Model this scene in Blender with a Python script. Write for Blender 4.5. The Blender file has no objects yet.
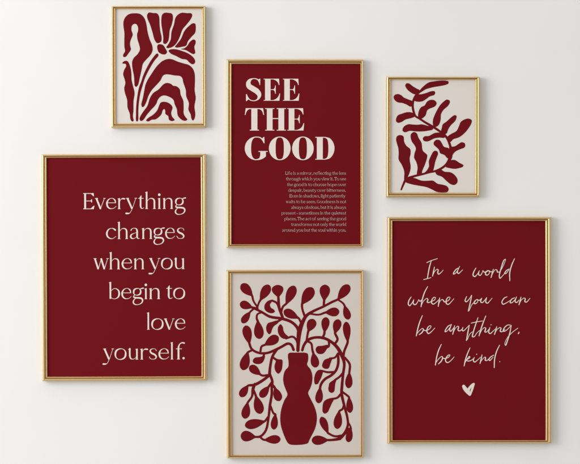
import bpy, math, random
from mathutils import Vector
from mathutils.geometry import delaunay_2d_cdt

random.seed(4)
scene = bpy.context.scene
COL = scene.collection

# ------------------------------------------------------------------ scale of the place
WALL_W = 1.80                    # metres of wall seen across the picture
PX = WALL_W / 580.0              # one photograph pixel on the wall
CAM_D = 4.2                      # camera distance from the wall
FRONT = 0.019                    # how far the prints and frame fronts stand off the wall
KF = PX * (CAM_D - FRONT) / CAM_D
CZ = 1.55                        # height of the picture centre above the floor


def wx(px):
    return (px - 290.0) * KF


def wz(py):
    return CZ + (232.0 - py) * KF


# ------------------------------------------------------------------ materials
def new_mat(name):
    m = bpy.data.materials.new(name)
    m.use_nodes = True
    nt = m.node_tree
    return m, nt, nt.nodes['Principled BSDF']


def mottled(name, base, var=0.04, scale=3.0, rough=0.6, bump=0.05, bump_scale=400.0, spec=0.3, grain=0.0, bdist=0.001):
    m, nt, p = new_mat(name)
    tc = nt.nodes.new('ShaderNodeTexCoord')
    n = nt.nodes.new('ShaderNodeTexNoise')
    n.inputs['Scale'].default_value = scale
    n.inputs['Detail'].default_value = 5
    n.inputs['Roughness'].default_value = 0.55
    nt.links.new(tc.outputs['Object'], n.inputs['Vector'])
    r = nt.nodes.new('ShaderNodeValToRGB')
    lo = [c * (1 - var) for c in base]
    hi = [min(1, c * (1 + var)) for c in base]
    r.color_ramp.elements[0].position = 0.3
    r.color_ramp.elements[1].position = 0.7
    r.color_ramp.elements[0].color = (*lo, 1)
    r.color_ramp.elements[1].color = (*hi, 1)
    nt.links.new(n.outputs['Fac'], r.inputs['Fac'])
    out = r.outputs['Color']
    n2 = nt.nodes.new('ShaderNodeTexNoise')
    n2.inputs['Scale'].default_value = bump_scale
    n2.inputs['Detail'].default_value = 4
    nt.links.new(tc.outputs['Object'], n2.inputs['Vector'])
    if grain > 0:
        r2 = nt.nodes.new('ShaderNodeMapRange')
        r2.inputs['From Min'].default_value = 0.3
        r2.inputs['From Max'].default_value = 0.7
        r2.inputs['To Min'].default_value = 1 - grain
        r2.inputs['To Max'].default_value = 1 + grain
        nt.links.new(n2.outputs['Fac'], r2.inputs['Value'])
        mx = nt.nodes.new('ShaderNodeMix')
        mx.data_type = 'RGBA'
        mx.blend_type = 'MULTIPLY'
        mx.inputs['Factor'].default_value = 1
        nt.links.new(out, mx.inputs['A'])
        nt.links.new(r2.outputs['Result'], mx.inputs['B'])
        out = mx.outputs['Result']
    nt.links.new(out, p.inputs['Base Color'])
    p.inputs['Roughness'].default_value = rough
    p.inputs['Specular IOR Level'].default_value = spec
    b = nt.nodes.new('ShaderNodeBump')
    b.inputs['Strength'].default_value = bump
    b.inputs['Distance'].default_value = bdist
    nt.links.new(n2.outputs['Fac'], b.inputs['Height'])
    nt.links.new(b.outputs['Normal'], p.inputs['Normal'])
    return m


def srgb(r, g, b):
    def f(c):
        c /= 255.0
        return c / 12.92 if c <= 0.04045 else ((c + 0.055) / 1.055) ** 2.4
    return (f(r), f(g), f(b))


M = {}
M['wall'] = mottled('white wall paint', (0.79, 0.787, 0.778), var=0.022, scale=1.6, rough=0.85, bump=0.15,
                    bump_scale=260.0, spec=0.2, bdist=0.0008)
M['red_paper'] = mottled('burgundy printed paper', (0.143, 0.0042, 0.0080), var=0.03, scale=5, rough=0.6,
                         bump=0.06, bump_scale=900.0, spec=0.06, grain=0.06, bdist=0.0003)
M['red_ink'] = mottled('burgundy ink', (0.145, 0.0044, 0.0084), var=0.05, scale=18, rough=0.6,
                       bump=0.06, bump_scale=800.0, spec=0.06, grain=0.10, bdist=0.0003)
M['cream_paper'] = mottled('cream printed paper', (0.695, 0.65, 0.60), var=0.02, scale=6, rough=0.7,
                           bump=0.06, bump_scale=700.0, spec=0.15, grain=0.035, bdist=0.0003)
M['stone_paper'] = mottled('stone coloured paper', (0.605, 0.545, 0.485), var=0.02, scale=6, rough=0.7,
                           bump=0.06, bump_scale=700.0, spec=0.15, grain=0.035, bdist=0.0003)
M['cream_ink'] = mottled('cream ink', (0.735, 0.655, 0.60), var=0.02, scale=20, rough=0.6,
                         bump=0.03, bump_scale=700.0, spec=0.15, grain=0.04, bdist=0.0003)
M['board'] = mottled('grey backing board', (0.30, 0.26, 0.21), var=0.08, scale=30, rough=0.8, bump=0.1)


def gold(name, col, rough):
    m, nt, p = new_mat(name)
    tc = nt.nodes.new('ShaderNodeTexCoord')
    n = nt.nodes.new('ShaderNodeTexNoise')
    n.inputs['Scale'].default_value = 9
    n.inputs['Detail'].default_value = 6
    nt.links.new(tc.outputs['Object'], n.inputs['Vector'])
    r = nt.nodes.new('ShaderNodeMapRange')
    r.inputs['To Min'].default_value = rough * 0.92
    r.inputs['To Max'].default_value = rough * 1.08
    nt.links.new(n.outputs['Fac'], r.inputs['Value'])
    nt.links.new(r.outputs['Result'], p.inputs['Roughness'])
    cr = nt.nodes.new('ShaderNodeValToRGB')
    cr.color_ramp.elements[0].color = (*[c * 0.97 for c in col], 1)
    cr.color_ramp.elements[1].color = (*[min(1, c * 1.03) for c in col], 1)
    nt.links.new(n.outputs['Fac'], cr.inputs['Fac'])
    nt.links.new(cr.outputs['Color'], p.inputs['Base Color'])
    p.inputs['Metallic'].default_value = 1.0
    return m


M['gold'] = gold('polished gold metal', (0.73, 0.525, 0.27), 0.33)


# ------------------------------------------------------------------ object helpers
def obj(name, verts, faces, mat, parent=None, loc=(0, 0, 0), smooth=False):
    me = bpy.data.meshes.new(name)
    me.from_pydata([tuple(v) for v in verts], [], faces)
    me.materials.append(mat)
    me.validate()
    me.update()
    if smooth:
        for p in me.polygons:
            p.use_smooth = True
    o = bpy.data.objects.new(name, me)
    COL.objects.link(o)
    o.location = loc
    if parent is not None:
        o.parent = parent
    return o


# ------------------------------------------------------------------ 2-D outlines (in photograph pixels, y down)
def catmull(P, closed=True, n=5):
    """smooth curve through points of any dimension"""
    m = len(P)
    out = []
    rng = range(m) if closed else range(m - 1)
    for i in rng:
        if closed:
            p0, p1, p2, p3 = P[(i - 1) % m], P[i], P[(i + 1) % m], P[(i + 2) % m]
        else:
            p1, p2 = P[i], P[i + 1]
            p0 = P[i - 1] if i > 0 else tuple(2 * a - b for a, b in zip(p1, p2))
            p3 = P[i + 2] if i + 2 < m else tuple(2 * a - b for a, b in zip(p2, p1))
        d = lambda u, v: max(1e-6, math.hypot(u[0] - v[0], u[1] - v[1])) ** 0.5
        t1, = (d(p0, p1),)
        t2 = t1 + d(p1, p2)
        t3 = t2 + d(p2, p3)
        for k in range(n):
            t = t1 + (t2 - t1) * k / n
            r = []
            for a, b, c, e in zip(p0, p1, p2, p3):
                A1 = (t1 - t) / t1 * a + t / t1 * b
                A2 = (t2 - t) / (t2 - t1) * b + (t - t1) / (t2 - t1) * c
                A3 = (t3 - t) / (t3 - t2) * c + (t - t2) / (t3 - t2) * e
                B1 = (t2 - t) / t2 * A1 + t / t2 * A2
                B2 = (t3 - t) / (t3 - t1) * A2 + (t - t1) / (t3 - t1) * A3
                r.append((t2 - t) / (t2 - t1) * B1 + (t - t1) / (t2 - t1) * B2)
            out.append(tuple(r))
    if not closed:
        out.append(tuple(P[-1]))
    return out


def stroke_poly(P, smooth=True, n=4, caps=True):
    """outline of a pen stroke through (x, y, width) points"""
    C = catmull(P, False, n) if smooth and len(P) > 2 else list(P)
    L, R = [], []
    m = len(C)
    for i in range(m):
        a = C[max(0, i - 1)]
        b = C[min(m - 1, i + 1)]
        dx, dy = b[0] - a[0], b[1] - a[1]
        l = math.hypot(dx, dy) or 1e-6
        nx, ny = -dy / l, dx / l
        w = max(C[i][2], 0.02) / 2
        L.append((C[i][0] + nx * w, C[i][1] + ny * w))
        R.append((C[i][0] - nx * w, C[i][1] - ny * w))

    def cap(c, fx, fy, w):
        ang = math.atan2(fy, fx)
        return [(c[0] + math.cos(ang + t) * w / 2, c[1] + math.sin(ang + t) * w / 2)
                for t in (math.pi / 3, math.pi / 6, 0, -math.pi / 6, -math.pi / 3)]
    if not caps:
        return L + R[::-1]
    e, s = C[-1], C[0]
    pe, ps = C[-2], C[1]
    return L + cap(e, e[0] - pe[0], e[1] - pe[1], e[2]) + R[::-1] + cap(s, s[0] - ps[0], s[1] - ps[1], s[2])


def quads_ring(cx, cy, orx, ory, irx, iry, ipow=2.0, tilt=0.0, n=40):
    """ring between an ellipse and an inner (super)ellipse: list of small polygons"""
    O, I = [], []
    for k in range(n + 1):
        t = 2 * math.pi * k / n
        c, s = math.cos(t), math.sin(t)
        O.append((cx + orx * c, cy + ory * s))
        e = 2.0 / ipow
        x = irx * math.copysign(abs(c) ** e, c)
        y = iry * math.copysign(abs(s) ** e, s)
        ct, st = math.cos(tilt), math.sin(tilt)
        I.append((cx + x * ct - y * st, cy + x * st + y * ct))
    h = n // 2
    return [O[:h + 1] + I[:h + 1][::-1], O[h:] + I[h:][::-1]]


def winding(p, poly):
    x, y = p
    w = 0
    j = len(poly) - 1
    for i in range(len(poly)):
        ax, ay = poly[j]
        bx, by = poly[i]
        if ay <= y:
            if by > y and (bx - ax) * (y - ay) - (x - ax) * (by - ay) > 0:
                w += 1
        elif by <= y and (bx - ax) * (y - ay) - (x - ax) * (by - ay) < 0:
            w -= 1
        j = i
    return w


def union_tris(polys):
    """triangulated union of outlines, no overlapping faces"""
    vs, es = [], []
    for p in polys:
        b = len(vs)
        vs += [Vector((x, y)) for x, y in p]
        es += [(b + i, b + (i + 1) % len(p)) for i in range(len(p))]
    res = delaunay_2d_cdt(vs, es, [], 0, 1e-5)
    V, F = res[0], res[2]
    boxes = [(min(x for x, y in p), max(x for x, y in p), min(y for x, y in p), max(y for x, y in p)) for p in polys]
    keep = []
    for f in F:
        cx = sum(V[i].x for i in f) / 3
        cy = sum(V[i].y for i in f) / 3
        for p, bb in zip(polys, boxes):
            if bb[0] <= cx <= bb[1] and bb[2] <= cy <= bb[3] and winding((cx, cy), p):
                keep.append(f)
                break
    used = sorted({i for f in keep for i in f})
    mp = {a: b for b, a in enumerate(used)}
    return [(V[i].x, V[i].y) for i in used], [tuple(mp[i] for i in f) for f in keep]


INK_Y = -0.00035


def ink(name, polys, mat, parent, origin, label=None):
    """a printed shape lying on the paper; origin = the paper's centre in pixels"""
    V, F = union_tris(polys)
    verts = [((x - origin[0]) * KF, 0.0, (origin[1] - y) * KF) for x, y in V]
    # make every face look out of the wall (towards -y)
    FF = []
    for f in F:
        a, b, c = (verts[i] for i in f)
        cr = (b[0] - a[0]) * (c[2] - a[2]) - (b[2] - a[2]) * (c[0] - a[0])
        FF.append(f if cr > 0 else f[::-1])
    o = obj(name, verts, FF, mat, parent, (0, INK_Y, 0))
    if label:
        o['label'] = label
    return o


# ------------------------------------------------------------------ frames
# profile of one rail: (part of the rail width from the outside in, height above the wall in m)
PROFILE = [(0.00, 0.0008), (0.00, 0.0170), (0.02, 0.0186), (0.07, 0.0202), (0.15, 0.0215), (0.26, 0.0222), (0.38, 0.0218),
           (0.47, 0.0206), (0.53, 0.0188), (0.56, 0.0163), (0.60, 0.0155), (0.64, 0.0163), (0.675, 0.0182), (0.73, 0.0192),
           (0.79, 0.0194), (0.87, 0.0184), (0.94, 0.0168), (0.985, 0.0150), (1.0, 0.0120)]
PAPER_Y = 0.0135


def framed(label, O, I, paper, tilt=0.0, group='gold framed posters on the wall'):
    """O, I: outer and inner edges (left, top, right, bottom) in pixels"""
    cx, cy = (O[0] + O[2]) / 2, (O[1] + O[3]) / 2
    root = bpy.data.objects.new('framed_poster', None)
    COL.objects.link(root)
    root.empty_display_size = 0.05
    root.location = (wx(cx), 0, wz(cy))
    root.rotation_euler = (0, -math.radians(tilt), 0)      # a real hanging is never quite level
    root['label'] = label
    root['category'] = 'framed poster'
    root['group'] = group
    # frame: the profile swept round four mitred corners
    v, f = [], []
    np_ = len(PROFILE)
    for cxi, cyi in ((0, 1), (2, 1), (2, 3), (0, 3)):
        for s, h in PROFILE:
            x = O[cxi] + (I[cxi] - O[cxi]) * s
            y = O[cyi] + (I[cyi] - O[cyi]) * s
            v.append(((x - cx) * KF, -h, (cy - y) * KF))
    v2, f2 = [], []
    for k in range(4):                      # each rail keeps its own vertices: crisp mitres
        a, b = k, (k + 1) % 4
        base = len(v2)
        SEG = 6
        seam = 0.00022 / (Vector(v[a * np_]) - Vector(v[b * np_])).length
        for t in range(SEG + 1):
            u = seam + (1 - 2 * seam) * t / SEG
            for j in range(np_):
                p, q = v[a * np_ + j], v[b * np_ + j]
                v2.append(tuple(p[i] + (q[i] - p[i]) * u for i in range(3)))
        for t in range(SEG):
            for j in range(np_ - 1):
                i0 = base + t * np_ + j
                f2.append((i0, i0 + 1, i0 + np_ + 1, i0 + np_))
    fr = obj('frame', v2, f2, M['gold'], root, smooth=True)
    # paper
    W, H = (I[2] - I[0]) / 2 + 0.5, (I[3] - I[1]) / 2 + 0.5
    pcx, pcy = (I[0] + I[2]) / 2, (I[1] + I[3]) / 2
    w, h = W * KF, H * KF
    n = 8
    vv, ff = [], []
    for j in range(n + 1):
        for i in range(n + 1):
            vv.append((-w + 2 * w * i / n, 0, -h + 2 * h * j / n))
    for j in range(n):
        for i in range(n):
            a = j * (n + 1) + i
            ff.append((a, a + 1, a + n + 2, a + n + 1))
    pp = obj('poster', vv, ff, M[paper], root, ((pcx - cx) * KF, -PAPER_Y, (cy - pcy) * KF))
    # backing board between paper and wall
    bw, bh = w - 0.0006, h - 0.0006
    y0, y1 = -0.0022, -0.0105
    bv = [(-bw, y0, -bh), (bw, y0, -bh), (bw, y0, bh), (-bw, y0, bh), (-bw, y1, -bh), (bw, y1, -bh), (bw, y1, bh), (-bw, y1, bh)]
    bf = [(0, 3, 2, 1), (4, 5, 6, 7), (0, 1, 5, 4), (1, 2, 6, 5), (2, 3, 7, 6), (3, 0, 4, 7)]
    bk = obj('backing_board', bv, bf, M['board'], root, ((pcx - cx) * KF, 0, (cy - pcy) * KF))
    return root, pp, (pcx, pcy)


def tiles(**kw):
    """tracing sheets: name -> (left, top, enlargement)"""
    def T(spec):
        out = []
        cur = None
        for it in spec.replace(',', ' ').split():
            if it.isalpha():
                cur = kw[it]
                continue
            c = [float(q) for q in it.split(':')]
            out.append((cur[0] + c[0] / cur[2], cur[1] + c[1] / cur[2]) + tuple(q / cur[2] for q in c[2:]))
        return out
    return T


# ================================================================== 1. flower cut-out poster
F1 = framed('cream print of a burgundy flower and wavy leaves in small gold frame',
            (111.2, 6.0, 205.6, 127.6), (115.8, 9.0, 202.0, 123.2), 'cream_paper', 0.12)
T = tiles(a=(110, 5, 11.6), b=(155, 5, 11.6), c=(110, 45, 11.6), d=(155, 45, 11.6), e=(110, 85, 11.6), f=(155, 85, 11.6))
flower_shapes = [
    ('printed_leaf', 'c 150:130 152:105 172:70 165:20 a 164:400 165:320 155:250 155:190 175:140 220:102 290:92 350:102 395:145 420:215 435:310 460:400 488:468 c 492:60 470:110 420:165 380:215 365:280 345:370 325:455 e 317:5 300:20 283:5 c 280:440 275:360 258:270 255:190 275:145 320:100 345:50 338:2 a 318:400 312:340 325:290 320:245 300:218 275:218 252:240 248:290 262:340 240:400 230:440 c 232:5 240:50 215:90 185:130 165:138'),
    ('printed_leaf', 'c 140:210 155:188 190:180 210:195 235:260 245:320 248:400 e 262:0 282:90 270:180 268:300 262:360 270:412 255:422 235:400 225:330 200:260 195:170 170:90 162:30 c 175:440 165:390 150:340 160:290 185:240 178:218 155:214'),
    ('printed_stem', 'c 545:95 562:115 510:185 450:285 400:390 e 374:10 350:90 332:200 325:300 322:410 312:422 300:415 298:330 300:250 315:120 335:20 c 360:420 385:345 430:250 485:160'),
    ('printed_leaf', 'e 372:255 360:230 380:140 395:60 407:0 c 430:410 480:330 540:245 580:205 d 90:180 150:160 200:165 260:190 330:212 390:230 435:270 458:330 462:400 f 460:0 458:60 470:150 455:250 465:340 455:390 437:412 420:390 410:340 385:285 390:210 360:130 355:60 338:5 d 325:430 315:385 290:360 225:352 170:342 120:340 90:355 60:410 30:445 e 525:10 480:60 445:120 420:190 392:245'),
    ('printed_leaf', 'e 345:410 340:380 380:310 430:240 460:150 500:90 560:50 f 75:10 d 95:455 125:440 165:442 190:455 f 205:5 250:15 285:50 295:110 325:180 330:260 330:330 350:370 372:400 350:415 310:405 262:355 250:280 225:220 210:170 160:135 100:120 60:135 30:170 15:210 -5:240 e 470:290 420:350 390:395 365:415'),
    ('printed_leaf', 'e 415:410 440:380 500:340 545:290 565:240 f 60:205 90:193 140:200 180:225 200:260 185:320 195:365 225:405 190:418 158:400 150:360 118:335 115:295 105:278 88:290 70:340 30:380 0:398 e 480:402 440:422'),
    ('printed_petal', 'a 430:110 450:85 500:90 545:95 568:130 b 52:220 60:300 75:370 70:420 40:440 a 540:437 515:400 490:310 465:230 432:150'),
    ('printed_petal', 'b 82:110 110:88 150:88 195:98 208:140 195:220 170:290 162:370 150:420 120:450 95:440 95:380 85:300 72:200'),
    ('printed_petal', 'b 265:110 310:88 370:92 420:95 432:115 415:160 370:220 320:280 285:370 255:430 d 225:3 190:25 165:32 142:35 130:22 b 148:460 180:400 190:310 220:220 235:150'),
    ('printed_petal', 'b 400:235 440:210 465:215 472:240 465:320 430:360 380:420 d 360:5 310:20 250:28 230:20 b 255:450 300:390 340:300'),
    ('printed_petal', 'b 400:430 445:398 468:410 470:440 d 455:20 465:90 445:105 410:90 360:60 300:45 340:35 375:5'),
    ('printed_petal', 'd 155:65 175:50 240:48 320:70 390:100 445:145 465:185 455:215 430:222 395:200 365:170 310:160 240:125 185:100'),
    ('printed_flower_centre', 'd 26:5 40:-10 88:-4 120:40 138:80 120:105 80:105 40:80 25:40'),
]
for nm, sp in flower_shapes:
    ink(nm, [catmull(T(sp))], M['red_ink'], F1[1], F1[2])

# ================================================================== 2. "SEE THE GOOD" poster
F2 = framed('gold framed burgundy poster reading SEE THE GOOD above a paragraph of tiny text',
            (226.2, 59.2, 363.1, 247.6), (231.9, 64.2, 360.4, 244.0), 'red_paper')


def quad_b(a, b, c, n=8):
    return [((1 - t) ** 2 * a[0] + 2 * t * (1 - t) * b[0] + t * t * c[0],
             (1 - t) ** 2 * a[1] + 2 * t * (1 - t) * b[1] + t * t * c[1]) for t in [k / n for k in range(n + 1)]]


def rect(x0, y0, x1, y1):
    return [(x0, y0), (x1, y0), (x1, y1), (x0, y1)]


HL = 0.62                                     # hairline thickness


def big_E(x, y, w=16.5, h=22.0):
    s = w / 16.5
    X = lambda u: x + u * s
    P = [rect(X(1.4), y, X(6.9), y + h), rect(X(0), y, X(15.4), y + HL), rect(X(0), y + h - HL, X(15.8), y + h),
         rect(X(6.5), y + 10.55, X(12.0), y + 10.55 + HL)]
    P.append([(X(9.0), y + HL * .9), (X(15.4), y + .1), (X(15.8), y + 6.2), (X(15.2), y + 6.2)]
             + quad_b((X(15.2), y + 6.2), (X(14.3), y + 1.6), (X(9.0), y + HL * .9)))
    P.append([(X(9.0), y + h - HL * .9)] + quad_b((X(9.0), y + h - HL * .9), (X(14.6), y + h - 1.6), (X(15.8), y + h - 7.2))
             + [(X(16.5), y + h - 7.2), (X(15.8), y + h - .1)])
    P.append(quad_b((X(9.2), y + 10.7), (X(11.3), y + 10.3), (X(11.5), y + 6.7)) + [(X(12.1), y + 6.7), (X(12.1), y + 15.0), (X(11.5), y + 15.0)]
             + quad_b((X(11.5), y + 15.0), (X(11.3), y + 11.5), (X(9.2), y + 11.1)))
    return P


def big_letters():
    lines = []
    S = tiles(s=(240, 74, 11.6), g=(240, 130, 11.6), t=(240, 102, 10.545), o=(288, 130, 11.6))
    # S
    P = [stroke_poly(S('s 226:100:9 208:66:13 180:53:10 150:52:10 116:68:30 97:100:50 104:138:60 150:170:62 196:200:62 222:238:50 216:276:28 188:302:12 152:309:9 112:296:10 86:262:10 76:236:7'), n=6)]
    P.append(S('s 226:54 235:52 233:126 226:126 222:95 205:66'))
    P.append(S('s 69:312 69:232 76:232 82:262 104:294 92:296 78:312'))
    y = 78.6
    lines.append(P + big_E(263.6, y) + big_E(282.9, y))
    # T
    P = [S('t 119:64 183:64 183:300 119:300'), S('t 60:64 244:64 244:73 60:73'), S('t 103:291 199:291 199:300 103:300')]
    P.append(S('t 60:64 112:66') + quad_b(*S('t 112:73 70:72 57:135')) + S('t 50:135'))
    P.append(S('t 193:66 243:64 254:135 246:135') + quad_b(*S('t 246:135 235:72 190:73')))
    # H
    for x0, x1, a, b in ((283, 343, 265, 362), (405, 466, 387, 484)):
        P += [S('t %d:64 %d:64 %d:300 %d:300' % (x0, x1, x1, x0)), S('t %d:64 %d:64 %d:72 %d:72' % (a, b, b, a)),
              S('t %d:292 %d:292 %d:300 %d:300' % (a, b, b, a))]
    P.append(S('t 340:169 408:169 408:178 340:178'))
    lines.append(P + big_E(287.3, 108.1, 16.9, 22.3))
    # G
    P = []
    outer = [(190 + 135 * math.cos(t), 212 - 137 * math.sin(t)) for t in [math.pi / 2 + math.pi * k / 24 for k in range(25)]]
    inner = [(190 + 62 * math.copysign(abs(math.cos(t)) ** 0.8, math.cos(t)), 212 - 127 * math.copysign(abs(math.sin(t)) ** .8, math.sin(t)))
             for t in [math.pi * 1.5 - math.pi * k / 24 for k in range(25)]]
    cr = lambda L, o: [(o[0] + p[0] / 11.6, o[1] + p[1] / 11.6) for p in L]
    P.append(cr(outer + inner, (240, 130)))
    P.append(stroke_poly(S('g 188:80:10 225:84:11 254:103:14 273:134:12 278:150:7'), n=6))
    P.append(S('g 273:80 282:80 284:152 277:152 268:122 254:102'))
    P.append(catmull(S('g 188:349 230:344 270:328 300:305'), False) + S('g 300:248 235:248 235:290')
             + catmull(S('g 235:292 222:325 188:339'), False))
    P.append(S('g 214:243 320:243 320:252 214:252'))
    # O O
    P += [cr(q, (240, 130)) for q in quads_ring(461, 212, 126, 137, 48, 127, 2.9)]
    P += [cr(q, (288, 130)) for q in quads_ring(173, 212, 125, 137, 47, 127, 2.9)]
    # D
    P += [S('o 335:79 404:79 404:343 335:343'), S('o 317:79 432:79 432:88 317:88'), S('o 317:334 432:334 432:343 317:343')]
    P.append(catmull(S('o 430:79 485:95 525:145 540:211 525:277 485:327 430:343'), False)
             + catmull(S('o 430:334 455:315 467:265 469:211 467:157 455:107 430:88'), False))
    lines.append(P)
    return lines


for P in big_letters():
    ink('headline', P, M['cream_ink'], F2[1], F2[2])

# ------------------------------------------------------------------ book serif: pen strokes, y up, x-height 11
WF = [1.0]


def ring_g(cx, cy, rx, ry, wmax, wmin, tilt=0.35):
    C = []
    n = 36
    for k in range(n + 1):
        t = 2 * math.pi * k / n
        w = 0.84 * WF[0] * (wmin + (wmax - wmin) * abs(math.cos(t + tilt)) ** 1.4)
        C.append((cx + (rx - w / 2 * abs(math.cos(t))) * math.cos(t), cy + (ry - w / 2 * abs(math.sin(t))) * math.sin(t), w))
    return [stroke_poly(C[:20], False, caps=False), stroke_poly(C[18:], False, caps=False)]


def sp(*p):
    return stroke_poly([(x, y, max(0.42 if WF[0] < 1 else 0.36, w * (0.62 if w < 0.95 else 0.82) * WF[0])) for x, y, w in p], True, 6)


def stem(x, y0, y1, w=1.6, foot=True, flag=True, head=False):
    w = w * WF[0]
    P = [rect(x - w / 2, y0, x + w / 2, y1 - (0.3 if flag else 0))]
    if foot:
        P.append([(x - w / 2 - .6, y0), (x + w / 2 + .6, y0), (x + w / 2 + .6, y0 + .25), (x + w / 2, y0 + .6), (x - w / 2, y0 + .6), (x - w / 2 - .6, y0 + .25)])
    if flag:
        P.append([(x - w / 2 - .65, y1 - .75), (x + w / 2, y1), (x + w / 2, y1 - 2), (x - w / 2, y1 - 1.3), (x - w / 2 - .65, y1 - 1.05)])
    if head:
        P.append([(x - w / 2 - .75, y1), (x + w / 2 + .75, y1), (x + w / 2, y1 - .75), (x - w / 2, y1 - .75)])
    return P


def dot(x, y, r):
    return [(x + r * math.cos(k * math.pi / 8), y + r * math.sin(k * math.pi / 8)) for k in range(16)]


def line(*p):
    return stroke_poly([(x, y, w * WF[0]) for x, y, w in p], caps=False)


def book_serif(weight):
    WF[0] = weight
    GL = {}
    GL['e'] = (10.4, [rect(1.2, 6.0, 9.6, 6.55), sp((9.7, 6.3, 1.0), (9.0, 8.9, 1.5), (7.0, 10.6, .9), (5.3, 10.8, .65), (2.7, 9.5, 1.2), (1.15, 6.8, 1.9),
              (1.05, 5.0, 2.0), (1.75, 2.5, 1.85), (3.6, .75, 1.3), (5.8, .4, .9), (8.2, 1.0, .7), (10.2, 2.8, .5))])
    GL['o'] = (12.0, ring_g(6, 5.5, 6, 5.75, 2.05, .6))
    GL['n'] = (11.0, stem(1.75, 0, 11) + stem(9.2, 0, 7.5, flag=False) + [sp((2.4, 7.8, .5), (4.2, 10.0, .75), (6.4, 10.6, 1.0), (8.5, 9.6, 1.6), (9.2, 7.3, 1.95), (9.2, 6, 1.95))])
    GL['h'] = (11.2, stem(1.75, 0, 17.4) + stem(9.3, 0, 7.5, flag=False) + [sp((2.4, 7.8, .5), (4.2, 10.0, .75), (6.4, 10.6, 1.0), (8.6, 9.6, 1.6), (9.3, 7.3, 1.95), (9.3, 6, 1.95))])
    GL['m'] = (18.6, GL['n'][1] + stem(16.7, 0, 7.5, flag=False) + [sp((9.9, 7.8, .5), (11.7, 10.0, .75), (13.9, 10.6, 1.0), (16, 9.6, 1.6), (16.7, 7.3, 1.95), (16.7, 6, 1.95))])
    GL['i'] = (3.4, stem(1.75, 0, 11) + [dot(1.75, 14.2, 1.3)])
    GL['l'] = (3.4, stem(1.75, 0, 17.4))
    GL['r'] = (7.6, stem(1.75, 0, 11) + [sp((2.4, 7.6, .5), (3.6, 9.7, .8), (5.2, 10.4, 1.5), (7.2, 10.2, 1.6))])
    GL['v'] = (10.4, [line((1.3, 11, 1.75), (5.5, 0.2, 1.65)), line((5.4, 0, .55), (9.5, 11, .5)),
                      [(4.6, 0), (6.1, 0), (5.9, 1.2), (4.4, 1.2)], rect(0, 10.5, 3.0, 11), rect(8.3, 10.5, 10.6, 11)])
    GL['w'] = (14.8, [line((1.3, 11, 1.65), (4.6, 0.2, 1.6)), line((4.6, 0, .55), (7.8, 11, .5)),
                      line((7.4, 11, 1.65), (10.6, 0.2, 1.6)), line((10.6, 0, .55), (13.9, 11, .5)),
                      rect(0, 10.5, 3.0, 11), rect(12.7, 10.5, 15.0, 11)])
    GL['y'] = (11.6, [line((2.1, 11, 1.75), (6.7, .3, 1.65)), sp((10.6, 11, .6), (7.0, .5, .7), (5.5, -2.6, .7), (4.5, -4.0, .8), (3.0, -4.4, 1.6), (.9, -4.4, 1.9)),
                      rect(.8, 10.5, 3.8, 11), rect(9.3, 10.5, 11.7, 11)])
    GL['t'] = (6.2, [sp((2.5, 10.5, 1.9), (2.5, 6, 1.95), (2.55, 2.6, 1.9), (3.2, .9, 1.3), (4.6, .5, .8), (6.0, 1.3, .5)), rect(.2, 10.3, 5.6, 10.85),
                     [(1.5, 10), (3.45, 10), (3.45, 13.6), (2.9, 13.4), (1.5, 11.6)]])
    GL['g'] = (11.4, ring_g(4.9, 7.3, 4.3, 3.75, 1.9, .6) + [sp((7.4, 9.3, .8), (8.8, 10.5, 1.1), (11.0, 10.9, 1.5)),
              sp((2.8, 4.3, .6), (1.5, 3.1, 1.0), (1.5, 2.0, 1.5), (3.4, 1.35, 1.8), (6.5, 1.2, 1.9), (9.2, .6, 1.9), (10.3, -1.3, 1.7), (9.2, -3.9, 1.2),
                 (5.8, -5.5, .9), (2.5, -5.2, 1.2), (1.0, -3.4, 1.6), (1.6, -1.0, 1.2), (3.6, 1.0, .6))])
    GL['c'] = (10.2, [sp((9.4, 9.0, 1.9), (8.2, 10.0, 1.5), (5.8, 10.8, .7), (2.7, 9.4, 1.3), (1.1, 5.8, 2.0), (1.9, 2.5, 1.8), (4.4, .6, 1.1), (6.8, .5, .8), (10, 2.6, .5))])
    GL['a'] = (9.8, [sp((1.4, 8.8, 1.3), (2.4, 10.2, .9), (4.4, 10.8, .7), (6.6, 10.1, 1.3), (7.3, 8, 1.9), (7.3, 4, 1.95), (7.35, 2.0, 1.8), (8.0, .6, 1.1), (9.6, .5, .5)),
                     sp((7.2, 6.5, .5), (4.2, 5.6, .7), (1.6, 4.1, 1.5), (1.1, 2.2, 1.9), (2.2, .6, 1.4), (4.2, .5, .9), (6.0, 1.5, .6), (7.2, 3.0, .5))])
    GL['s'] = (8.6, [sp((7.6, 8.6, .9), (6.8, 10.2, .7), (4.6, 10.8, .6), (2.2, 10.0, 1.2), (1.4, 8.2, 1.7), (2.9, 6.3, 2.0), (5.8, 4.9, 2.0), (7.4, 2.9, 1.8), (6.7, 1.0, 1.1),
                        (4.3, .3, .65), (1.8, .8, .9), (.5, 2.7, .9))])
    GL['u'] = (11.0, [sp((1.9, 10.8, 1.95), (1.9, 6, 1.95), (2.0, 3.4, 1.9), (2.9, 1.1, 1.5), (5, .4, .9), (7.2, 1.1, .7), (8.8, 3.2, .5))] + stem(9.2, 0, 11) +
              [[(0.2, 10.2), (2.8, 11), (2.8, 9.3), (1, 9.6)]])
    bowl = [sp((2.2, 7.8, .5), (4.4, 10.1, .8), (6.6, 10.7, .8), (9.6, 8.9, 1.5), (10.5, 5.6, 2.0), (9.6, 2.3, 1.6), (6.6, .4, .8), (4.0, .6, .7), (2.0, 2.2, .6))]
    GL['b'] = (11.5, stem(1.75, .4, 17.4, foot=False) + bowl)
    GL['p'] = (11.5, stem(1.75, -5.6, 11) + bowl)
    mir = [[(11.5 - x, y) for x, y in p] for p in bowl]
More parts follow.
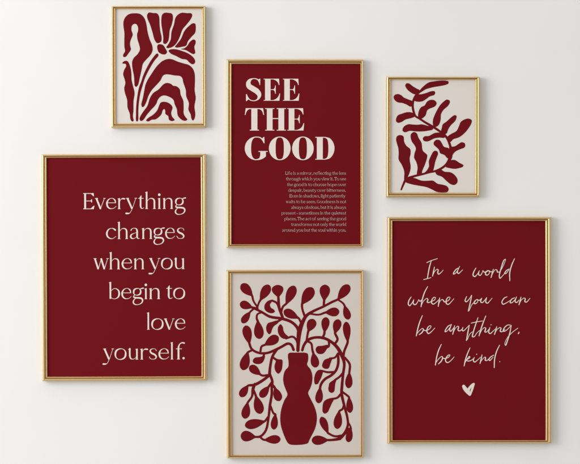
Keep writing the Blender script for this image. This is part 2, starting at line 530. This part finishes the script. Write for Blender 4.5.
    GL['d'] = (11.5, stem(9.75, 0, 17.4) + mir)
    GL['q'] = (11.5, stem(9.75, -5.6, 11, flag=False) + mir)
    GL['f'] = (8.2, [sp((8.0, 16.3, 1.7), (6.4, 16.7, 1.4), (4.3, 15.6, 1.0), (3.1, 13.0, 1.6), (2.9, 10, 1.95), (2.9, 8, 1.95)), rect(.6, 10.3, 6.0, 10.85)] + stem(2.9, 0, 9, flag=False))
    GL['E'] = (11.4, [rect(1.0, 0, 1.0 + 1.85 * weight, 16), rect(0, 0, 10.6, .65), rect(0, 15.35, 10.6, 16), rect(2, 7.9, 8.8, 8.5),
                      [(7.6, 15.5), (10.6, 16), (10.8, 12.9), (10.3, 12.9)], [(7.4, .5), (10.6, 3.4), (11.3, 3.4), (10.6, 0)],
                      [(8.3, 6.6), (8.9, 6.6), (8.9, 9.8), (8.3, 9.8), (7.4, 8.4)]])
    GL['L'] = (10.5, [rect(1.0, 0, 1.0 + 1.85 * weight, 16), rect(0, 0, 9.8, .65), rect(0, 15.4, 4.2, 16), [(6.4, .5), (9.6, 3.6), (10.3, 3.6), (9.8, 0)]])
    GL['T'] = (12.0, [rect(5.2, 0, 5.2 + 1.8 * weight, 16), rect(.6, 15.4, 11.4, 16), rect(3.8, 0, 8.3, .6), [(.6, 16), (3.5, 15.5), (.7, 12.4), (0, 12.4)], [(11.4, 16), (8.5, 15.5), (11.3, 12.4), (12, 12.4)]])
    GL['G'] = (14.5, [sp((12.4, 13, .9), (10.8, 15.2, .9), (7.8, 16, .7), (3.2, 13.6, 1.6), (1.2, 8, 2.2), (3.2, 2.3, 1.7), (7.8, .2, .8), (11.0, 1.0, .9), (12.4, 3, 1.4)),
                      rect(11.5, 1.6, 11.5 + 1.8 * weight, 6.6), rect(9.6, 6.2, 14.5, 6.8)])
    GL['.'] = (2.5, [dot(1.25, 1.2, 1.2)])
    GL[','] = (2.6, [dot(1.25, 1.2, 1.2), sp((1.9, 1.0, 1.0), (1.7, -1.2, .8), (.5, -2.6, .4))])
    GL['-'] = (5.0, [rect(0, 4.6, 5, 5.7)])
    return GL


GL = book_serif(1.0)
GL_FINE = book_serif(0.53)


def place(ch, x, base, scale_x, scale_y, font=None):
    return [[(x + px * scale_x, base - py * scale_y) for px, py in p] for p in (font or GL)[ch][1]]


# ------------------------------------------------------------------ the small paragraph
PARA = [("Life is a mirror, reflecting the lens", 285.4, 346.2), ("through which you view it. To see", 286.1, 346.2),
        ("the good is to choose hope over", 287.2, 346.2), ("despair, beauty over bitterness.", 288.3, 345.8),
        ("Even in shadows, light patiently", 289.5, 345.4), ("waits to be seen. Goodness is not", 286.0, 346.2),
        ("always obvious, but it is always", 291.3, 346.2), ("present - sometimes in the quietest", 281.5, 346.2),
        ("places. The act of seeing the good", 284.3, 346.2), ("transforms not only the world", 291.3, 346.2),
        ("around you but the soul within you.", 282.2, 346.0)]
SP, GAP = 4.4, 1.7
for k, (txt, x0, x1) in enumerate(PARA):
    tot = sum(SP if c == ' ' else GL[c][0] + GAP for c in txt) - GAP
    sx = (x1 - x0) / tot
    x, base = x0, 174.6 + 5.70 * k
    P = []
    for c in txt:
        if c == ' ':
            x += SP * sx
            continue
        P += place(c, x, base, sx, 0.195, GL_FINE)
        x += (GL[c][0] + GAP) * sx
    ink('text_line', P, M['cream_ink'], F2[1], F2[2])

# ================================================================== 3. leafy sprig poster
F3 = framed('cream print of one curling burgundy sprig with rounded leaves in small gold frame',
            (386.5, 76.7, 479.8, 197.3), (390.8, 79.9, 475.2, 192.6), 'cream_paper', -0.08)
T = tiles(a=(385, 76, 11.6), b=(430, 76, 11.6), c=(385, 116, 11.6), d=(430, 116, 11.6), e=(385, 156, 11.6), f=(430, 156, 11.6))
SPRIG = ['a 235:110 248:85 280:85 320:115 370:145 405:165 390:195 350:212 300:190 255:150',
         'a 405:165 450:115 510:72 570:60 b 110:52 180:52 215:62 215:85 180:102 100:118 40:128 0:138 a 470:155 430:180 400:195',
         'a 350:215 420:210 480:195 535:175 575:175 b 62:195 50:218 0:235 a 480:265 440:290 400:298 350:290 335:270',
         'a 100:245 115:218 150:208 190:222 215:245 270:270 315:290 322:330 300:355 250:330 200:312 150:305 115:280',
         'a 395:400 420:360 460:340 490:295 530:275 575:280 b 78:310 65:345 30:365 -5:378 a 490:400 475:450 c 455:10 430:28 390:25 a 385:450',
         'c 130:60 130:30 a 150:456 200:435 260:418 320:425 360:455 c 340:10 300:25 240:40 190:70 150:78',
         'c 205:150 225:118 270:95 330:98 380:100 430:95 490:110 560:130 555:155 500:170 430:178 360:178 290:172 235:188 208:175',
         'b 160:295 195:272 228:282 232:305 210:345 160:390 130:440 d 125:40 105:100 70:125 40:110 35:50 48:5 b 80:400 120:335',
         'd 140:130 150:95 190:65 240:20 b 270:460 290:452 310:462 d 310:15 295:55 245:105 215:150 195:200 160:215 130:190',
         'd 340:110 360:65 410:35 450:28 485:45 485:75 450:140 400:200 340:245 270:270 240:300 215:270 205:240 250:205 310:170',
         'c 440:260 460:235 510:230 580:195 d 120:192 180:215 170:250 110:250 50:260 0:285 c 485:295 450:285',
         'd 45:330 48:300 75:275 115:280 140:315 165:355 215:370 240:400 230:460 f 222:20 205:25 d 170:452 120:430 105:390 75:360',
         'd 240:360 290:350 330:325 370:302 405:315 412:340 400:365 350:385 300:410 265:450 f 255:30 235:52 212:30 d 215:420',
         'f 240:50 290:45 340:75 390:105 385:122 340:140 290:148 230:140 185:125 200:90',
         'f 65:180 125:155 170:180 240:188 290:220 322:270 318:310 285:335 240:325 190:285 140:240 80:215',
         'e 250:262 330:252 430:285 520:285 560:285 f 90:320 150:332 200:350 220:385 205:415 150:422 80:415 20:385 e 480:360 400:345 300:325 240:300',
         'c 130:270 140:235 175:220 215:235 225:300 250:345 295:385 298:440 e 288:30 300:130 285:200 260:255 240:300 225:280 225:180 195:100 160:40 c 160:430 155:370 140:320',
         'c 300:215 335:185 370:200 390:250 425:310 440:400 490:450 e 490:20 465:100 435:170 425:210 375:222 380:130 365:70 340:20 c 345:430 360:380 345:340 310:290',
         'd 13:460 38:415 58:402 88:410 95:440 f 85:5 65:60 45:150 30:185 e 520:200 445:205 480:175 512:120 510:60']
P = [catmull(T(s)) for s in SPRIG]
P.append(stroke_poly(T('a 408:178:24 365:218:26 335:270:26 322:330:27 330:400:26 c 355:0:24 400:28:24 470:74:26 560:125:28 d 120:180:26 190:240:28 225:310:28 240:365:30 f 238:0:50 228:40:38 190:98:28 130:145:26 60:175:24 0:188:22 e 430:212:24 340:234:26 248:270:28 215:330:24 190:390:18')))
ink('printed_sprig', P, M['red_ink'], F3[1], F3[2])

# ================================================================== 4. "Everything changes ..." poster
F4 = framed('gold framed burgundy poster reading Everything changes when you begin to love yourself',
            (41.9, 154.1, 206.4, 380.9), (47.2, 157.9, 200.7, 376.2), 'red_paper', 0.20)
QUOTE = [(209.0, [('E', 83.2, 94.5), ('v', 95, 105.4), ('e', 105.9, 116.3), ('r', 117.4, 125), ('y', 125.2, 137.0), ('t', 138.2, 144.2), ('h', 144.9, 156.4), ('i', 157.6, 161), ('n', 162.6, 173.5), ('g', 174.5, 186.0)]),
         (239.0, [('c', 105.6, 116), ('h', 117.2, 128.5), ('a', 129.5, 139.6), ('n', 141.4, 152.6), ('g', 153, 164.5), ('e', 164.9, 174.9), ('s', 176.3, 184.9)]),
         (269.3, [('w', 93.3, 108.4), ('h', 108.9, 120.2), ('e', 121.2, 132), ('n', 133.4, 144.4), ('y', 148.2, 160.1), ('o', 160.9, 172.6), ('u', 173.8, 184.8)]),
         (299.2, [('b', 108.3, 119.9), ('e', 120.8, 131.2), ('g', 132, 143.4), ('i', 143.9, 147.2), ('n', 148.6, 160.3), ('t', 165.9, 172.3), ('o', 173, 184.9)]),
         (329.8, [('l', 146.3, 149.5), ('o', 150.9, 163.2), ('v', 163.6, 174.0), ('e', 174.4, 185.1)]),
         (359.7, [('y', 101.8, 113.4), ('o', 114, 126), ('u', 127.4, 138.2), ('r', 139.5, 147.4), ('s', 148.3, 156.9), ('e', 157.8, 168.6), ('l', 169.8, 173.1), ('f', 174.8, 184.0), ('.', 181.9, 184.3)])]
for base, chars in QUOTE:
    P = []
    for c, x0, x1 in chars:
        P += place(c, x0, base, (x1 - x0) / GL[c][0], 1.0)
    ink('text_line', P, M['cream_ink'], F4[1], F4[2])

# ================================================================== 5. vase poster
F5 = framed('gold framed beige print of a burgundy vase with branches of drop shaped leaves, bottom centre',
            (226.5, 270.0, 363.4, 458.1), (231.9, 273.6, 360.5, 455.0), 'stone_paper', 0.15)
T = tiles(a=(230, 275, 8.286), b=(290, 275, 8.286), c=(230, 331, 8.286), d=(290, 331, 8.286), e=(230, 387, 8.286),
          f=(290, 387, 8.286), g=(230, 408, 8.286), h=(290, 408, 8.286))
vase = catmull(T('c 480:215 482:192 492:182 540:180 d 83:180 125:181 145:188 151:205 150:245 142:280 170:320 185:370 182:430 f 168:10 150:50 170:100 200:160 220:230 220:290 205:350 175:410 h 158:270 148:292 120:302 60:308 0:304 g 478:292 e 470:455 445:400 420:320 415:250 425:180 450:110 475:65 460:20 c 445:440 440:390 455:330 482:298 485:260'))
ink('printed_vase', [vase], M['red_ink'], F5[1], F5[2])


def leaf(spec, w):
    (bx, by), (ex, ey) = T(spec)
    w *= 1.05 / 8.286
    dx, dy = ex - bx, ey - by
    L = math.hypot(dx, dy)
    ux, uy = dx / L, dy / L
    prof = [(0, .10), (.12, .34), (.28, .66), (.45, .90), (.62, 1.0), (.78, .93), (.90, .68), (.97, .36)]
    pts = [(bx + ux * L * t - uy * w / 2 * v, by + uy * L * t + ux * w / 2 * v) for t, v in prof]
    pts.append((ex, ey))
    pts += [(bx + ux * L * t + uy * w / 2 * v, by + uy * L * t - ux * w / 2 * v) for t, v in prof[::-1]]
    return catmull(pts, True, 4)


STEMS = ['d 65:162:26 70:80:32 b 80:460:40 108:385:32 140:335:26 200:298:22 280:262:20 350:225:20 410:185:18',
         'c 563:162:28 566:80:28 a 568:462:26 545:420:24 500:385:24 430:362:24 330:345:22 260:305:20 200:272:20',
         'b 395:203:16 440:235:16 462:275:18', 'b 280:262:18 287:195:20', 'b 165:322:16 240:330:16 310:308:18',
         'b 124:345:20 103:280:18 105:220:20', 'a 545:340:18 b 75:362:18 97:410:18', 'a 228:265:16 195:215:16 184:150:18',
         'a 228:265:16 240:230:16 268:188:18', 'a 230:275:16 165:262:18', 'a 205:272:16 160:318:16',
         'a 270:308:16 228:325:16 222:360:18 235:400:20', 'a 430:365:18 380:395:20', 'c 465:62:18 520:48:18 550:75:18 562:115:18',
         'a 440:362:22 425:320:24 408:270:24 400:170:20', 'a 412:290:18 388:232:18 350:212:18', 'a 422:315:20 440:262:18 485:220:18',
         'c 527:157:22 508:116:22 480:105:22 430:130:22 380:155:22 310:182:20 240:182:20 180:150:20 158:90:20',
         'c 252:168:18 262:128:18 312:100:18', 'c 185:158:18 155:172:18 142:200:18', 'c 283:188:18 275:225:18',
         'c 392:148:22 352:210:22 332:300:22 326:370:26', 'c 326:368:22 262:415:24 200:447:24 130:458:18',
         'c 330:360:22 350:420:22 345:462:22 e 345:60:22 330:150:22 318:250:20 295:360:20 250:410:20 195:416:18',
         'c 360:222:18 385:240:20 405:245:20', 'c 310:366:18 270:370:18 240:352:18', 'c 205:440:22 e 190:15:26 180:80:18 148:140:18',
         'e 192:20:18 228:95:20', 'c 345:425:18 e 322:-5:20 300:15:20', 'c 345:440:20 e 372:15:22', 'e 335:160:18 360:220:18 375:250:20',
         'e 312:252:18 265:300:18', 'e 245:412:18 270:435:18 300:433:18',
         'd 102:160:22 115:120:22 150:75:24 210:55:22 280:60:24 340:90:24 390:135:28 430:205:30 450:270:24 440:360:22 430:462:24 f 428:60:24 450:160:22 475:260:20 478:320:20 452:385:24 410:428:26 350:441:20 280:442:20',
         'd 140:85:18 175:103:18 186:160:18 202:205:20', 'd 322:85:18 322:128:18 290:142:20', 'd 397:190:18 372:222:16 330:230:18',
         'd 398:190:22 400:270:22 380:330:22 340:370:22 290:400:22 258:440:22 f 248:20:20', 'd 360:342:18 310:343:18 262:331:16',
         'd 442:345:18 410:382:18 372:408:18', 'f 422:60:22 390:92:18 340:102:18', 'f 447:150:18 434:185:18 402:220:18', 'f 430:405:20 370:411:18 320:388:18 295:365:18',
         'f 430:40:18 470:70:18 497:110:18', 'f 477:288:15 499:328:15 505:365:18', 'd 455:222:18 495:278:20 495:365:18',
         'd 442:215:22 450:170:20 474:110:20 480:70:20', 'd 375:105:20 395:70:20 374:5:20', 'd 268:62:18 285:25:20 b 287:445:20',
         'd 138:80:18 145:35:18 b 165:450:20', 'f 410:430:30 440:400:26 470:345:20']
LEAVES = [('b 396:208 492:84', 76), ('b 452:250 487:371', 58), ('b 284:215 294:81', 82), ('b 290:312 410:305', 70), ('b 97:245 190:106', 88),
          ('a 570:360 447:296', 70), ('a 188:175 96:74', 74), ('a 250:212 326:82', 74), ('a 188:270 83:234', 66), ('a 170:302 100:397', 56),
          ('c 162:110 130:-46', 72), ('a 230:375 245:530', 76), ('a 402:185 392:82', 92),
          ('a 465:245 536:90', 76), ('c 285:118 402:48', 76), ('c 148:170 106:324', 76), ('c 255:365 162:290', 66),
          ('e 145:125 120:263', 68), ('c 150:448 85:545', 62), ('e 212:70 252:223', 76), ('e 325:-8 250:85', 62), ('e 368:2 410:117', 66),
          ('e 375:220 360:354', 56), ('e 292:285 122:322', 76), ('e 212:415 86:403', 84), ('e 280:440 417:433', 68),
          ('d 192:178 215:304', 66), ('f 250:0 235:137', 60), 
          ('f 408:195 388:350', 66), ('f 315:390 258:250', 60), ('h 318:268 178:270', 74),
          ('f 488:80 497:217', 54), ('f 504:338 480:460', 54), ('d 492:340 485:477', 58), ('d 480:100 466:-75', 60), ('d 372:25 404:-95', 66),
          ('d 286:15 300:-113', 64), ('b 150:472 198:367', 74)]
BASES = []
for sp_, w_ in LEAVES:
    (bx, by), (ex, ey) = T(sp_)
    BASES.append((bx, by, ex, ey))
P = [leaf(s, w) for s, w in LEAVES]
for s_ in STEMS:
    pts = T(s_)
    x, y, w_ = pts[-1]
    near = min(BASES, key=lambda q: math.hypot(q[0] - x, q[1] - y))
    if math.hypot(near[0] - x, near[1] - y) < 5.5:            # run the stem smoothly into its leaf
        bx, by, ex, ey = near
        at = lambda t, w: (bx + (ex - bx) * t, by + (ey - by) * t, w)
        pts = pts[:-1] + [at(0.06, w_), at(0.36, 1.6)]
    P.append(stroke_poly(pts))
P.append(catmull(T('a 352:206 318:213 290:243 287:282 312:308 350:317 373:303 362:285 340:270 332:245 345:226')))
for o in ('a 420:408 402:425 396:460 c 405:30 425:55 450:66 485:62 482:46 457:22 443:-5 a 438:430',
          'a 392:378 350:388 315:400 300:430 302:460 c 308:10 325:28 340:15 350:-15 a 364:425 400:395',
          'c 188:245 205:222 250:215 288:203 285:232 265:265 230:275 195:264',
          'd 212:157 225:130 265:124 318:118 300:160 272:190 230:188', 'd 267:278 285:242 318:228 350:222 336:270 318:312 285:313 268:298',
          'd 200:415 204:372 225:332 250:322 272:330 262:380 245:415 230:440 208:443', 'd 320:462 325:436 345:418 385:398 375:440 f 371:10 366:38 345:51 322:38 317:5',
          'f 268:185 276:130 300:106 350:94 362:104 345:140 328:178 310:212 285:223 270:208'):
    P.append(catmull(T(o)))
P.append(catmull(T('c 375:265 385:242 405:236 432:240 435:275 425:330 400:355 378:335 368:300')))
ink('printed_branches', P, M['red_ink'], F5[1], F5[2])

# ================================================================== 6. handwritten poster
F6 = framed('gold framed burgundy poster with handwritten quote starting In a world, above a small heart',
            (387.5, 217.0, 551.5, 443.6), (393.0, 221.3, 545.4, 440.0), 'red_paper', 0.06)
HAND = {
    'A': ((420, 255, 11.6), ['82:88 125:68 205:42', '135:62 110:150 88:272', '45:285 85:275 130:262', '170:140 160:190 148:245',
          '148:245 170:195 203:165 214:175 208:205 218:222 245:205 272:175', '452:150 425:165 400:195 390:220 410:216 440:178 464:130', '448:160 436:200 450:215 475:195 498:172']),
    'B': ((465, 255, 10.545), ['118:138 95:180 88:215 105:228 135:200 155:165', '152:170 146:205 165:215 185:185 192:165 208:183 245:162',
          '250:165 222:185 222:208 240:212 260:190 255:165 272:178 292:176', '302:150 290:195 278:238', '281:225 300:185 325:155 340:160 345:180 368:180',
          '366:185 405:118 432:45 415:55 385:140 365:220 372:246 395:225 428:188', '470:148 440:165 422:195 435:196 468:155', '526:40 495:110 475:190 476:272']),
    'C': ((400, 285, 9.667), ['110:115 88:150 82:185 95:200 120:170 135:140', '134:145 130:180 150:190 175:160 182:142 195:158 216:140', '269:16 240:70 215:150 205:210',
          '207:198 230:155 262:130 272:140 265:165 280:170 305:158', '305:160 335:145 345:122 330:120 310:145 308:175 325:185 355:165 380:140', '386:125 378:165 372:207',
          '374:190 390:155 412:140 422:150 432:164 450:158', '445:165 475:145 486:122 470:118 450:145 450:178 468:188 500:160 523:133']),
    'D': ((455, 285, 7.25), ['86:84 75:115 85:122 110:95 122:74', '123:76 112:130 98:190', '104:186 125:142 150:118', '160:105 143:120 142:135 158:132 168:115 161:105 178:112 192:100',
          '196:96 188:122 200:128 222:105 232:91', '231:94 225:125 238:132 255:115 271:96', '380:86 360:95 342:125 350:140 375:130 402:113', '434:93 412:105 402:128 412:130 435:110 449:86',
          '448:88 438:120 448:128 466:110', '481:88 474:115 466:144', '468:136 485:108 505:95 512:102 508:120 520:125 546:97']),
    'E': ((410, 315, 9.667), ['121:6 95:70 75:140 62:202', '64:187 95:150 124:130 131:144 112:175 90:190', '128:140 150:152 168:148 195:130 205:108 192:105 172:125 165:160 180:180 210:160 242:126',
          '402:94 375:105 345:145 342:162 360:155 390:118 404:90', '400:100 385:145 395:158 424:124', '433:104 425:145 415:187', '418:174 440:130 465:108 472:118 466:145 480:155 506:138']),
    'F': ((460, 315, 8.286), ['26:103 20:128 30:132 60:105 79:84', '79:86 68:140 55:212', '62:205 84:158 104:140', '151:23 128:90 110:150 105:180 120:180 140:152 165:128', '95:68 140:58 190:50',
          '216:8 190:75 170:135 160:174', '163:162 190:115 210:105 215:115 208:140 220:142 248:112', '250:104 240:145 252:155 275:136 296:116', '258:83 261:81', '306:98 298:130 288:162',
          '290:153 310:120 335:105 342:112 335:135 348:140 375:120', '420:84 395:85 365:115 362:135 380:132 415:100 427:86', '427:88 415:150 395:215 380:252 374:237 395:190 430:150 482:110', '491:142 490:149 484:157']),
    'G': ((430, 343, 14.5), ['167:20 130:100 100:200 80:322', '85:290 130:230 175:195 185:215 165:265 125:305', '180:215 215:228 245:220 275:205 292:175 275:175 240:210 228:260 250:285 290:270 325:235 352:203']),
    'H': ((455, 343, 11.6), ['176:58 145:130 122:200 108:267', '112:242 140:190 168:156 174:164 152:186 132:198 152:210 185:205 222:178', '226:168 215:205 230:222 265:198 300:165', '252:133 256:130',
          '316:138 305:190 292:240', '295:226 325:185 352:165 358:175 352:200 370:205 398:183', '452:143 415:165 395:195 405:205 444:166', '520:26 485:100 462:190 458:287', '521:219 523:218']),
}
LINES = [('A',), ('B',), ('C',), ('D',), ('E', 'F'), ('G',), ('H',)]
for keys in LINES:
    P = []
    for k in keys:
        (ox, oy, s), strokes = HAND[k]
        for st in strokes:
            pts = [tuple(float(q) for q in it.split(':')) for it in st.split()]
            n = len(pts)
            C = []
            for i, (x, y) in enumerate(pts):
                w = 0.80
                if 0 < i:                                        # pressed down-strokes, light up-strokes
                    d = (pts[i][1] - pts[i - 1][1]) / (abs(pts[i][0] - pts[i - 1][0]) + abs(pts[i][1] - pts[i - 1][1]) + 1e-6)
                    w = 0.77 + 0.32 * d
                if i in (0, n - 1) and n > 2:
                    w *= 0.8
                C.append((ox + x / s, oy + y / s, w))
            P.append(stroke_poly(C, True, 5))
    ink('handwriting', P, M['cream_ink'], F6[1], F6[2])
T = tiles(i=(455, 376, 19.33))
P = [stroke_poly(T('i 170:198:54 205:242:56 250:297:58 292:368:34')), stroke_poly(T('i 366:156:40 354:200:38 330:270:42 298:365:30')),
     stroke_poly(T('i 345:165:42 300:215:48 266:266:50 270:318:54 290:366:30')), stroke_poly(T('i 160:200:40 180:250:44 235:318:44 285:375:24'))]
ink('printed_heart', P, M['cream_ink'], F6[1], F6[2])

# ================================================================== the wall
wv, wf = [], []
NX, NZ = 40, 30
WX, Z0, Z1 = 3.2, -0.4, 3.6
for j in range(NZ + 1):
    for i in range(NX + 1):
        wv.append((-WX + 2 * WX * i / NX, 0, Z0 + (Z1 - Z0) * j / NZ))
for j in range(NZ):
    for i in range(NX):
        a = j * (NX + 1) + i
        wf.append((a, a + 1, a + NX + 2, a + NX + 1))
wall = obj('wall', wv, wf, M['wall'])
wall['kind'] = 'structure'
wall['label'] = 'smooth white painted wall behind the frames'
wall['category'] = 'wall'

# ================================================================== light
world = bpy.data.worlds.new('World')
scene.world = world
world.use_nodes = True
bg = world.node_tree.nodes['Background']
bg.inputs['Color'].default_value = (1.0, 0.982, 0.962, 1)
wn = world.node_tree
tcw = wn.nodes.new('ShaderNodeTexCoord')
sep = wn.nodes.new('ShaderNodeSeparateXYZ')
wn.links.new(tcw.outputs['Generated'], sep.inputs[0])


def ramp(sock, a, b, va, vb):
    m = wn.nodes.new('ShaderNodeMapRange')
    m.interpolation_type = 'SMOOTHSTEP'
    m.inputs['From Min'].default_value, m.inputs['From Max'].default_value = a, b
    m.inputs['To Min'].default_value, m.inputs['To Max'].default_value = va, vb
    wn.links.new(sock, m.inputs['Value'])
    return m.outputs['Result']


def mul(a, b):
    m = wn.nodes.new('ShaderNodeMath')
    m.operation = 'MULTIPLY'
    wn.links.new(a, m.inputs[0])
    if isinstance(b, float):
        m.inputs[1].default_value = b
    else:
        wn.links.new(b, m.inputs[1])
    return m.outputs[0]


# added world gradient for gold contrast: bright left, dim right, below, behind the camera
shaped_env = mul(mul(ramp(sep.outputs['X'], -0.9, 0.9, 1.34, 0.72), ramp(sep.outputs['Z'], -0.8, 0.3, 0.62, 1.08)),
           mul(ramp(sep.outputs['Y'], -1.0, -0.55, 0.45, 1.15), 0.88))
wn.links.new(shaped_env, bg.inputs['Strength'])


def area(name, loc, target, sx, sy, power, col=(1, 1, 1)):
    L = bpy.data.lights.new(name, 'AREA')
    L.shape = 'RECTANGLE'
    L.size, L.size_y = sx, sy
    L.energy = power
    L.color = col
    o = bpy.data.objects.new(name, L)
    COL.objects.link(o)
    o.location = loc
    o.rotation_euler = (Vector(target) - Vector(loc)).to_track_quat('-Z', 'Y').to_euler()
    return o


area('window_light', (-4.3, -2.8, 2.45), (-0.1, 0, 1.45), 2.6, 2.6, 164, (0.98, 0.99, 1.0))

# ================================================================== camera
cam = bpy.data.cameras.new('Camera')
cam.sensor_width = 36
cam.sensor_fit = 'HORIZONTAL'
cam.lens = 36 * CAM_D / WALL_W
cam.clip_end = 100
co = bpy.data.objects.new('Camera', cam)
COL.objects.link(co)
co.location = (0, -CAM_D, CZ)
co.rotation_euler = (math.pi / 2, 0, 0)
scene.camera = co

vs = scene.view_settings
vs.view_transform = 'Standard'
vs.look = 'None'
vs.exposure = 0
vs.gamma = 1
vs.use_curve_mapping = False
